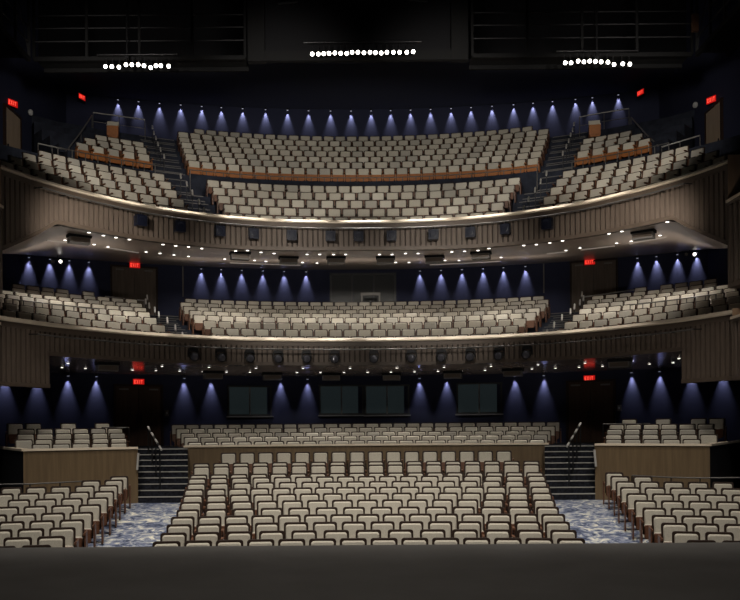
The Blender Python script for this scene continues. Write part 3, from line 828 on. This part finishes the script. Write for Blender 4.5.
# ------------------------------------------------------------------ wall washers (blue scallops)
def make_wash():
    root = empty('wall_washer_light')
    a_ = MB(); a_.lathe([(.06,0),(.06,-.10),(.052,-.10)], Matrix.Identity(4), n=10); a_.build('can', M['metal'], root)
    a_ = MB(); a_.lathe([(.045,-.100),(.045,-.108)], Matrix.Identity(4), n=10); a_.build('lens', M['bdot'], root)
    return root
ws = make_wash(); wu = False
def wash(level, px_, py_, en, label, group, ztop=None):
    global wu
    X, Y, Z, a = wall_frame(level, px_, py_)
    if abs(X) > XW-.2:
        return
    nx, ny = math.sin(a), -math.cos(a)     # towards the hall
    zt = {'up':18.29,'mid':9.16,'low':3.80}[level]
    p = Vector((X+nx*.08, Y+ny*.08, zt))
    if not wu: o = ws; wu = True; o.location = p
    else: o = copy_tree(ws, p, 0)
    tag(o, label, 'wall light', group)
    l = bpy.data.lights.new('wash', 'SPOT'); l.energy = en; l.energy = en*2.6; l.color = (.80,.80,1.0); l.spot_size = R(46); l.spot_blend = 1.0; l.shadow_soft_size = .02
    lo = bpy.data.objects.new('wash_light', l); COL.objects.link(lo); lo.location = p+Vector((0,0,-.115)); lo.rotation_euler = (R(5), 0, a)
wash_list = []
for x in (118,138.5,159.5,180.7,201.7,221.3,242.6,265.5,287.5,308.5,330.5,351,371,390.6,410.5,430.5,451,471,492,513.5,533,552.5,575.5,592.4,618.4):
    xx = (x-365.5)/300; wash('up', x, 107.5-7*xx*xx-.0075*(x-365), 95, 'small can light washing the navy wall behind the top balcony', 'wall lights behind the top balcony')
for x in (28.7,49.7,69,88.5,201,221,241.6,262.6,284,306,420,441,462,483,503.5,525.5,637.6,656.6,677.5,696.8):
    xx = (x-365.5)/300; wash('mid', x, 269-14*xx*xx-.0075*(x-365), 110, 'small can light washing the navy wall behind the mezzanine', 'wall lights behind the mezzanine')
for x in (5,37,67.6,96,184,211,280.5,307.5,419.7,446.7,515,544,632,660,691.7,723):
    xx = (x-365.5)/300; wash('low', x, 379-5.5*xx*xx-.0075*(x-365), 75, 'small can light washing the navy wall behind the stalls', 'wall lights behind the stalls')

# ------------------------------------------------------------------ pipes and stage lights on the balcony fronts
def pipe(zp, x0, x1, label):
    root = empty('lighting_pipe'); tag(root, label, 'pipe')
    a, b_ = s_of_px(x0, -.38), s_of_px(x1, -.38)
    a_ = MB(); a_.tube([(*rim(a+(b_-a)*i/60, -.38)[0], zp) for i in range(61)], .028); a_.build('tube', M['darkrail'], root)
    for i in range(0, 25):
        s = a+(b_-a)*i/24; q = rim(s, -.38)[0]; q2 = rim(s, .0)[0]
        a_ = MB(); a_.tube([(*q, zp), (*q2, zp+.02)], .018); a_.build('bracket', M['metal'], root)
ZPU, ZPM = zat(228.3, 31.8), zat(349.3, 31.8)
pipe(ZPU, 44, 686, 'long curved pipe along the slatted top balcony front')
pipe(ZPM, 38, 694, 'long curved pipe along the slatted mezzanine front')
def make_par():
    root = empty('stage_light')
    a_ = MB(); a_.tube([(0,0,-.03),(0,0,-.10)], .03); a_.box((0,0,-.11),(.36,.05,.025)); a_.box((-.18,0,-.25),(.02,.05,.30)); a_.box((.18,0,-.25),(.02,.05,.30)); a_.build('yoke', M['metal'], root)
    a_ = MB(); a_.box((0,.02,-.30),(.32,.26,.34)); a_.box((0,-.12,-.30),(.35,.03,.37)); a_.build('housing', M['ltcase'], root)
    a_ = MB(); a_.lathe([(.13,.0),(.13,.012),(.10,.02)], Matrix.Translation((0,-.13,-.30)) @ Matrix.Rotation(R(90),4,'X'), n=14); a_.build('lens', M['ltcase'], root)
    return root
def make_mover():
    root = empty('moving_head_light')
    a_ = MB(); a_.tube([(0,0,-.03),(0,0,-.06)], .03); a_.box((0,0,-.10),(.30,.22,.10)); a_.build('base', M['metal'], root)
    a_ = MB(); a_.box((-.16,0,-.24),(.04,.10,.24)); a_.box((.16,0,-.24),(.04,.10,.24)); a_.box((0,0,-.14),(.36,.10,.03)); a_.build('yoke', M['metal'], root)
    T = Matrix.Translation((0,.12,-.32)) @ Matrix.Rotation(R(98),4,'X')
    a_ = MB(); a_.lathe([(.02,0),(.09,.01),(.13,.07),(.14,.18),(.165,.27),(.165,.31),(.14,.315)], T); a_.build('head', M['metal'], root)
    a_ = MB(); a_.lathe([(.125,.31),(.12,.325),(.07,.34),(.0,.345)], T); a_.build('lens', M['lens'], root)
    return root
pr = make_par(); mv = make_mover()
for i, x in enumerate((142,181,221,255,293,332,360,393,435,472,507,549)):
    s = s_of_px(x, -.38); q, n = rim(s, -.38); rz = math.atan2(-n.x, n.y)
    o = pr if i == 0 else copy_tree(pr, (0,0,0), 0)
    o.location = (*q, ZPU); o.rotation_euler = (0,0,rz)
    tag(o, f'square navy stage light on the top balcony pipe, {ORD[i]} from the left', 'stage light', 'stage lights on the top balcony front')
for i, x in enumerate((193.5,221,250,278.5,307,335,374.5,412,442,471,500,528)):
    s = s_of_px(x, -.38); q, n = rim(s, -.38); rz = math.atan2(-n.x, n.y)
    o = mv if i == 0 else copy_tree(mv, (0,0,0), 0)
    o.location = (*q, ZPM); o.rotation_euler = (0,0,rz)
    tag(o, f'round black moving light on the mezzanine pipe, {ORD[i]} from the left', 'stage light', 'moving lights on the mezzanine front')

# spotlights hanging under the upper soffit near side walls
for px_, py_, lab in ((67,258.5,'small twin spotlight glowing under the soffit, far left mezzanine'),(679,251.5,'small twin spotlight glowing under the soffit, far right mezzanine')):
    X, Y, Z, a = wall_frame('mid', px_, py_); root = empty('track_spotlight', (X, Y-1.2, Z-.3)); tag(root, lab, 'spotlight')
    a_ = MB(); a_.tube([(0,0,.0),(0,0,.55)], .015); a_.box((0,0,0),(.4,.04,.04)); a_.build('bracket', M['metal'], root)
    for sg in (-1, 1):
        a_ = MB(); a_.lathe([(.05,0),(.07,.05),(.08,.16)], Matrix.Translation((sg*.17,.05,-.05)) @ Matrix.Rotation(R(100),4,'X')); hd = a_.build('can', M['metal'], root)
        a_ = MB(); a_.lathe([(.07,.158),(.07,.165)], Matrix.Translation((sg*.17,.05,-.05)) @ Matrix.Rotation(R(100),4,'X')); a_.build('lens', M['dot'] if sg > 0 else M['grey'], hd)

# ------------------------------------------------------------------ balcony aisle stairs and rails
def aisle(rows, zs, xin, xout, nm, lev, pxs):
    """half steps with nosings between the blocks, and a stepped handrail"""
    for side in (-1, 1):
        root = empty('aisle_steps'); root['kind'] = 'structure'
        a_ = MB(); b2 = MB()
        for i in range(len(rows)):
            d = rows[i][0]; xa, xb = xin[i], xout[i]
            if side > 0: xa, xb = mir(xb), mir(xa)
            z = zs[i]; zp = zs[i-1] if i else zs[0]-.2
            s0, s1 = s_of_px(xa, d-.6), s_of_px(xb, d-.6)
            gap = rows[i][0]-rows[i-1][0] > 1.2 if i else False
            d0 = d-(.62 if gap else .45)
            nst = 1 if not gap else 3
            for k in range(nst):
                zt = zp+(z-zp)*(k+1)/(nst+1); da, db = d0-.28*(nst-k), d0
                rows_ = [[(*rim(s, da)[0], zp), (*rim(s, da)[0], zt), (*rim(s, db)[0], zt)] for s in (s0, (s0+s1)/2, s1)]
                a_.grid(rows_, 0)
                b2.grid([[(*rim(s, da-.01)[0], zt-.03), (*rim(s, da-.01)[0], zt+.004), (*rim(s, da+.03)[0], zt+.004)] for s in (s0, (s0+s1)/2, s1)], 0)
            b2.grid([[(*rim(s, d0-.01)[0], z-.03), (*rim(s, d0-.01)[0], z+.004), (*rim(s, d0+.03)[0], z+.004)] for s in (s0, (s0+s1)/2, s1)], 0)
        a_.build('treads', M['tier'], root); b2.build('stair_nosing', M['darkrail'], root)
mid_in = [180,171,163,156,152,147,143,141]; mid_out = [214,209,201,191,187,181,178,183]
aisle(mid_rows, zmid, mid_in, mid_out, 'mezzanine', 'mid', None)
up_in = [195,191,184,178,171,157,153,150,148,146,144,142]; up_out = [228,222,216,211,206,187,184,182,180,178,177,177]
aisle(up_rows, zup, up_in, up_out, 'top balcony', 'up', None)
def rail_run(name, pts, zfl, label, r_=.028, mt='rail', posts=True, mid=True):
    root = empty(name); tag(root, label, 'handrail' if name == 'aisle_handrail' else 'guard rail')
    a_ = MB(); a_.tube(pts, r_); a_.build('rail', M[mt], root)
    if mid:
        a_ = MB(); a_.tube([p-Vector((0,0,.42)) for p in pts], .014); a_.build('lower_rail', M['darkrail'], root)
    if posts:
        for p, z in zip(pts, zfl):
            if z is None: continue
            a_ = MB(); a_.tube([(p.x, p.y, z), tuple(p)], .02); a_.build('post', M['darkrail'], root)
            
    return root
for side, nm in ((-1,'left'),(1,'right')):
    for rows, zs, rng, px_i, px_o, what in ((up_rows, zup, range(0,5), up_in, up_out, 'lower top-balcony aisle'), (up_rows, zup, range(5,11), up_in, up_out, 'upper top-balcony aisle'), (mid_rows, zmid, range(0,8), mid_in, mid_out, 'mezzanine aisle')):
        pts = []; zf = []; root = empty('aisle_handrail'); tag(root, f'stepped handrail with pale top grips in the {nm} {what}', 'handrail')
        for i in rng:
            d = rows[i][0]; x = (px_i[i]+px_o[i])/2 - (14 if 'mezz' in what else 6)
            if side > 0: x = mir(x)
            q = rim(s_of_px(x, d-.2), d-.2)[0]
            top = Vector((q.x, q.y, zs[i]+.86)); d2 = rim(s_of_px(x, d-.45), d-.5)[0]
            a_ = MB(); a_.tube([(q.x, q.y, zs[i]), top], .018); a_.build('post', M['metal'], root)
            a_ = MB(); a_.tube([top, Vector((d2.x, d2.y, zs[i]+.62))], .035); a_.build('grip', M['nosing'], root)
# cross-aisle parapet and rail of the top balcony
zc = zup[5]
mb = MB(); s0, s1 = s_of_px(192, 5.8), s_of_px(mir(192), 5.8)
sweep(mb, [(5.70, zup[4]), (5.70, zc+.05), (5.78, zc+.05)], s0, s1, .5)
structure(mb, 'trim_10', M['tier'])
for sa, sb, lab in ((192, mir(192), 'long curved rail before the upper centre seats of the top balcony'), (60, 157, 'curved rail before the raised left seats of the top balcony'), (mir(157), mir(60), 'curved rail before the raised right seats of the top balcony')):
    a, b_ = s_of_px(sa, 5.72), s_of_px(sb, 5.72); n = 24 if sa == 192 else 8
    pts = [Vector((*rim(a+(b_-a)*i/n, 5.72)[0], zc+.22)) for i in range(n+1)]
    rail_run('guard_rail', pts, [zup[4]]*(n+1), lab, mid=False, mt='darkrail', r_=.022)
for sa, sb, dd, lev, zz, lab in ((14,100,3.45,'mid',None,'thin rail across the left mezzanine seats'), (mir(100),mir(14),3.45,'mid',None,'thin rail across the right mezzanine seats')):
    a, b_ = s_of_px(sa, dd), s_of_px(sb, dd); pts = [Vector((*rim(a+(b_-a)*i/8, dd)[0], zmid[3]+.75)) for i in range(9)]
    rail_run('guard_rail', pts, [zmid[2]]*9, lab, mid=False, mt='darkrail', r_=.022)
# rails of the raised side blocks
def prail(pp, label, fl=1.0, D=39.0, r_=.03, mid=True):
    pts = [P(x, y, d_) for x, y, d_ in pp]
    rail_run('guard_rail', pts, [p.z-fl for p in pts], label, r_=r_, mid=mid)
prail([(93,112.5,40.5),(119,116,40.9),(145,119.8,41.3)], 'bright top rail behind the raised left seats of the top balcony')
prail([(68.3,148.5,35.6),(81,132,38.0),(92,115.5,40.3)], 'steep diagonal rail left of the raised top balcony seats', mid=False)
prail([(38,143.5,34.6),(52,146.5,34.9),(66,149.5,35.2)], 'sloping rail above the left front seats of the top balcony')
prail([(579.5,117,41.3),(604,112.5,40.9),(629,108.5,40.5)], 'bright top rail behind the raised right seats of the top balcony')
prail([(631,117.5,40.3),(645,133,38.0),(659,147,35.6)], 'steep diagonal rail right of the raised top balcony seats', mid=False)
prail([(661.5,147.0,35.1),(680,141.5,34.9),(700,135.5,34.4)], 'sloping rail above the right front seats of the top balcony')
prail([(105,296.5,36.8),(125,298.8,37.2),(144,300.5,37.6)], 'rail before the left mezzanine doors', mid=False)
prail([(584,297,37.6),(612,293,37.2),(640,289,36.6)], 'rail before the right mezzanine doors', mid=False)
for sg, px_, py_ in ((-1,113,132),(1,594.5,131)):
    base = P(px_, py_, 39.3)
    root = empty('usher_desk', (base.x, base.y, base.z-.30), R(10)*sg*-1); tag(root, f'small orange-brown wooden desk with pale top behind the raised {"left" if sg<0 else "right"} seats', 'desk')
    a_ = MB(); a_.box((0,0,.30),(.50,.4,.44)); a_.box((0,0,.04),(.44,.34,.08)); a_.box((0,-.205,.30),(.42,.02,.34)); a_.build('cabinet', M['orange'], root)
    a_ = MB(); a_.box((0,.10,.66),(.50,.10,.26)); a_.box((0,-.05,.535),(.52,.36,.03)); a_.build('desk_top', M['cream'], root)
# platform floor under the desks and rails behind the raised blocks
# steel portal frame in the mezzanine centre
root = empty('portal_frame'); tag(root, 'plain steel goal-shaped frame rising among the centre mezzanine seats', 'frame')
pz = P(370.5, 294, 39.8); zf_ = zmid[-1]
for x in (361.8, 379.5):
    p = P(x, 294, 39.8); a_ = MB(); a_.box((p.x, p.y, (p.z+zf_)/2), (.07,.07,p.z-zf_)); a_.build('upright', M['grey'], root)
a_ = MB(); a_.box((pz.x, pz.y, pz.z), (.9,.09,.12)); a_.build('crossbar', M['grey'], root)

# ------------------------------------------------------------------ catwalks and lamps
CD = 31.0
def catwalk(root_name, label, x0, x1, Y, z0, hts, npost, wdeck=1.0):
    root = empty(root_name); tag(root, label, 'catwalk')
    a_ = MB(); a_.box(((x0+x1)/2, Y, z0), (x1-x0, .12, .14)); a_.box(((x0+x1)/2, Y+wdeck, z0), (x1-x0, .1, .14)); a_.box(((x0+x1)/2, Y+wdeck/2, z0+.08), (x1-x0, wdeck, .03)); a_.build('deck', M['catdeck'], root)
    for h in hts:
        a_ = MB(); a_.tube([(x0, Y, z0+h), (x1, Y, z0+h)], .025); a_.build('rail', M['catrail'], root)
    for i in range(npost+1):
        x = x0+(x1-x0)*i/npost; a_ = MB(); a_.box((x, Y, z0+1.2), (.09,.09,2.4)); a_.build('post', M['catdeck'], root)
catwalk('catwalk', 'dark catwalk spanning the hall above the left lamp cluster', -11.72, -4.2, CD, 14.93, (.63,1.10,1.55), 4)
catwalk('catwalk', 'dark catwalk spanning the hall above the right lamp cluster', 3.9, 11.72, CD, 14.93, (.63,1.10,1.55), 4)
root = empty('catwalk_housing'); tag(root, 'large black rectangular bay framed above the centre lamp row', 'catwalk')
for x in (-3.8, 3.45):
    a_ = MB(); a_.box((x, CD+.1, 16.4), (.6,.3,3.2)); a_.build('side_panel', M['catdeck'], root)
a_ = MB(); a_.box((-.17, CD+.1, 15.0), (7.0,.2,.35)); a_.build('bottom_beam', M['catdeck'], root)
a_ = MB(); a_.box((-.17, CD+.6, 16.6), (7.0,.1,3.2)); a_.build('back_panel', M['black'], root)
a_ = MB(); a_.tube([(-3.0, CD-.2, 16.75),(-2.3, CD-.2, 16.82)], .04); a_.tube([(1.6, CD-.2, 16.86),(2.3, CD-.2, 16.8)], .04); a_.build('bar', M['catrail'], root)
for sg, nm in ((-1,'left'),(1,'right')):
    root = empty('side_catwalk'); tag(root, f'dark steel side catwalk running along the {nm} wall at ceiling height', 'catwalk')
    x = sg*11.9
    a_ = MB(); a_.box((x, 24.5, 14.93), (.12,13,.16)); a_.box((x+sg*1.1, 24.5, 14.93), (.12,13,.16)); a_.box((x+sg*.55, 24.5, 15.0), (1.1,13,.03)); a_.build('deck', M['catdeck'], root)
    for h in (.6,1.15):
        a_ = MB(); a_.tube([(x, 18, 14.93+h),(x, 31, 14.93+h)], .028); a_.build('rail', M['catrail'], root)
    for Y in (31, 29.8, 28.6, 27.4, 26.2, 25):
        a_ = MB(); a_.box((x, Y, 16.1), (.09,.09,2.4)); a_.build('post', M['catrail'], root)
    for Y in (29.8, 27.4):
        a_ = MB(); a_.tube([(x, Y+1.2, 15.0),(x, Y, 17.2)], .02); a_.build('brace', M['catrail'], root)
a_ = MB(); p = P(695,23,30.6); a_.box(p, (.22,.12,.62)); a_.box(p+Vector((0,-.07,.1)),(.14,.03,.2)); tag(a_.build('control_box', M['amber']), 'small amber-brown control box on the right catwalk post', 'control box')

def make_houselight():
    root = empty('house_light')
    T = Matrix.Translation((0,.10,0)) @ Matrix.Rotation(R(103),4,'X')
    a_ = MB(); a_.lathe([(.04,-.12),(.062,-.10),(.066,.08),(.072,.10)], T, n=14); a_.build('can', M['metal'], root)
    a_ = MB(); a_.lathe([(.066,.10),(.066,.106)], T, n=14); a_.build('lens', M['lamp'], root)
    a_ = MB(); a_.tube([(0,.10,.05),(0,.10,.30)], .02); a_.build('stem', M['metal'], root)
    return root
hl = make_houselight(); hu = False
G = [('left', [(105.4,65.9),(111.8,65.9),(118.9,66.5),(126,64),(131.8,64),(138.2,64),(144,65),(150.7,67),(156,65),(160.8,65),(168.6,65.5)]),
     ('centre', [(245+x/2.96, y/2.96) for x, y in ((199,158),(217,158),(233,157),(249,156),(266,155),(283,156),(301,156),(317,153),(334,153),(352,154),(370,153),(386,154),(403,155),(420,153),(439,153),(458,153),(479,153),(498,151))]),
     ('right', [(490+x/2.96, y/2.96) for x, y in ((223,184),(240,184),(261,179),(278,181),(295,179),(312,180),(329,181),(349,182),(367,189),(393,187),(414,188))])]
for g, pts in G:
    for i, (x, y) in enumerate(pts):
        p = P(x, y, 30.4)
        if not hu: o = hl; hu = True; o.location = p
        else: o = copy_tree(hl, p, 0)
        tag(o, f'glowing round lamp, {ORD[i]} from the left in the {g} ceiling cluster', 'lamp', f'lamps of the {g} ceiling cluster')
    a_ = MB(); a, b_ = P(pts[0][0], pts[0][1]-10, 30.5), P(pts[-1][0], pts[-1][1]-10, 30.5); z = max(P(x, y, 30.4).z for x, y in pts)+.37
    a_.tube([(a.x-.3, 30.5, z),(b_.x+.3, 30.5, z)], .03); tag(a_.build('lighting_pipe', M['metal']), f'dark pipe carrying the {g} cluster of ceiling lamps', 'pipe')
for x in (127, 597):
    a_ = MB(); p = P(x, 58, 30.6); a_.tube([(p.x, p.y, p.z),(p.x, p.y, 20)], .03); a_.box((p.x,p.y,p.z),(.12,.12,.1)); tag(a_.build('hanging_rod', M['metal']), f'thin vertical rod above the {"left" if x<300 else "right"} lamp cluster', 'rod')

# ------------------------------------------------------------------ the far seats, one object
o = far.build('theatre_seats', mats_far)
tag(o, 'rows of cream seats filling the parterre, side boxes, mezzanine and top balcony', 'theatre seats', kind='stuff')
print('row', N_IND, FAR_N)

# ------------------------------------------------------------------ lights
def spot(loc, tgt, en, size, blend=.6, rad=.4, col=(1,.93,.83)):
    l = bpy.data.lights.new('house_and_fill_spot', 'SPOT'); l.energy = en; l.spot_size = R(size); l.spot_blend = blend; l.shadow_soft_size = rad; l.color = col
    o = bpy.data.objects.new('house_and_fill_spot', l); COL.objects.link(o); o.location = loc
    o.rotation_euler = (Vector(tgt)-Vector(loc)).to_track_quat('-Z', 'Y').to_euler(); return o
# stalls from lamps over the forestage
for x in (-6, 0, 6): spot((x, 10.5, 14), (x*.9, 20.5, 0), 3800, 66, .9, .5); spot((x, 20, 14), (x, 21, 0), 1900, 80, .9, .25)
spot((0, 9, 12), (0, 12, 0), 900, 100, 1, .5)
# lamp clusters on the catwalk: straight down past the balcony fronts
for k in range(-4, 5):
    x = k*2.05; q_, _ = rim(x*1.06, 0); spot((q_.x, q_.y-.5, 14.4), (q_.x, q_.y-.42, 5), 3600*(1-.10*abs(k)), 24, .8, .25)
for x in (-8, -2.7, 2.7, 8): spot((x, 25, 12.9), (x*1.32, 40, 13.4), 1600, 68, .8, .3)  # added fill on the top balcony seats, hung in open air
for x in (-6, -2, 2, 6): spot((x, 7, .6), (x*1.4, 36, 9.0), 2000, 27, 1.0, .3)  # added low fill from the stage, brightening soffits and balcony fronts
for x in (-8, -2.7, 2.7, 8): spot((x, 22, 8.6), (x*1.2, 38, 6.3), 2400, 44, .9, .4)  # added fill for the mezzanine seats, placed in mid-air
for sg in (-1, 1): spot((sg*7.5, 21, 12), (sg*8.6, 26, 1.2), 900, 30, .9, .3)  # spots added to brighten the side box caps
spot((0, 22, 12), (0, 29.8, 1.3), 900, 42, .9, .3)  # spot added to brighten the parterre rail
# downlights in the soffits
for x, y in ((-11.3,32.6),(-8.3,33.2),(-5,35.3),(-1.7,36),(1.7,36),(5,35.3),(8.3,33.2),(11.3,32.6)): spot((x, y-.6, 8.15), (x, y-.6, 0), 210, 135, .8, .15)
for x, y in ((-9,28.3),(-5,31.0),(-1.7,31.6),(1.7,31.6),(5,31.0),(9,28.3)): spot((x, y, 3.7), (x, y, 0), 70, 135, .8, .12)
def up_area(loc, sx, sy, en):  # unseen upward area lights, added as bounce onto the soffits
    l = bpy.data.lights.new('added_bounce', 'AREA'); l.shape = 'RECTANGLE'; l.size = sx; l.size_y = sy; l.energy = en; l.color = (1,.9,.8)
    o = bpy.data.objects.new('added_bounce', l); COL.objects.link(o); o.location = loc; o.rotation_euler = (math.pi, 0, 0)
up_area((0, 36.2, 7.9), 16, 1.0, 45); up_area((-10.5, 31.5, 7.6), 3, 3, 16); up_area((10.5, 31.5, 7.6), 3, 3, 16)
up_area((0, 33.0, 2.4), 14, 1.0, 9)
W = bpy.data.worlds.new('World'); S.world = W; W.use_nodes = True
W.node_tree.nodes['Background'].inputs[0].default_value = (.02,.022,.03,1); W.node_tree.nodes['Background'].inputs[1].default_value = .3

# ------------------------------------------------------------------ camera
cam = bpy.data.cameras.new('Camera'); co = bpy.data.objects.new('Camera', cam); COL.objects.link(co)
cam.sensor_width = 36; cam.lens = F/740*36; cam.shift_x = (370-CX)/740; cam.shift_y = (HY-300)/740; cam.clip_end = 200
co.matrix_world = Matrix.Translation(CAM) @ Matrix.Rotation(R(90), 4, 'X') @ Matrix.Rotation(-ROLL, 4, 'Z')
S.camera = co
S.view_settings.view_transform = 'Standard'; S.view_settings.look = 'None'; S.view_settings.exposure = 0
S.cycles.max_bounces = 5; S.cycles.use_denoising = True
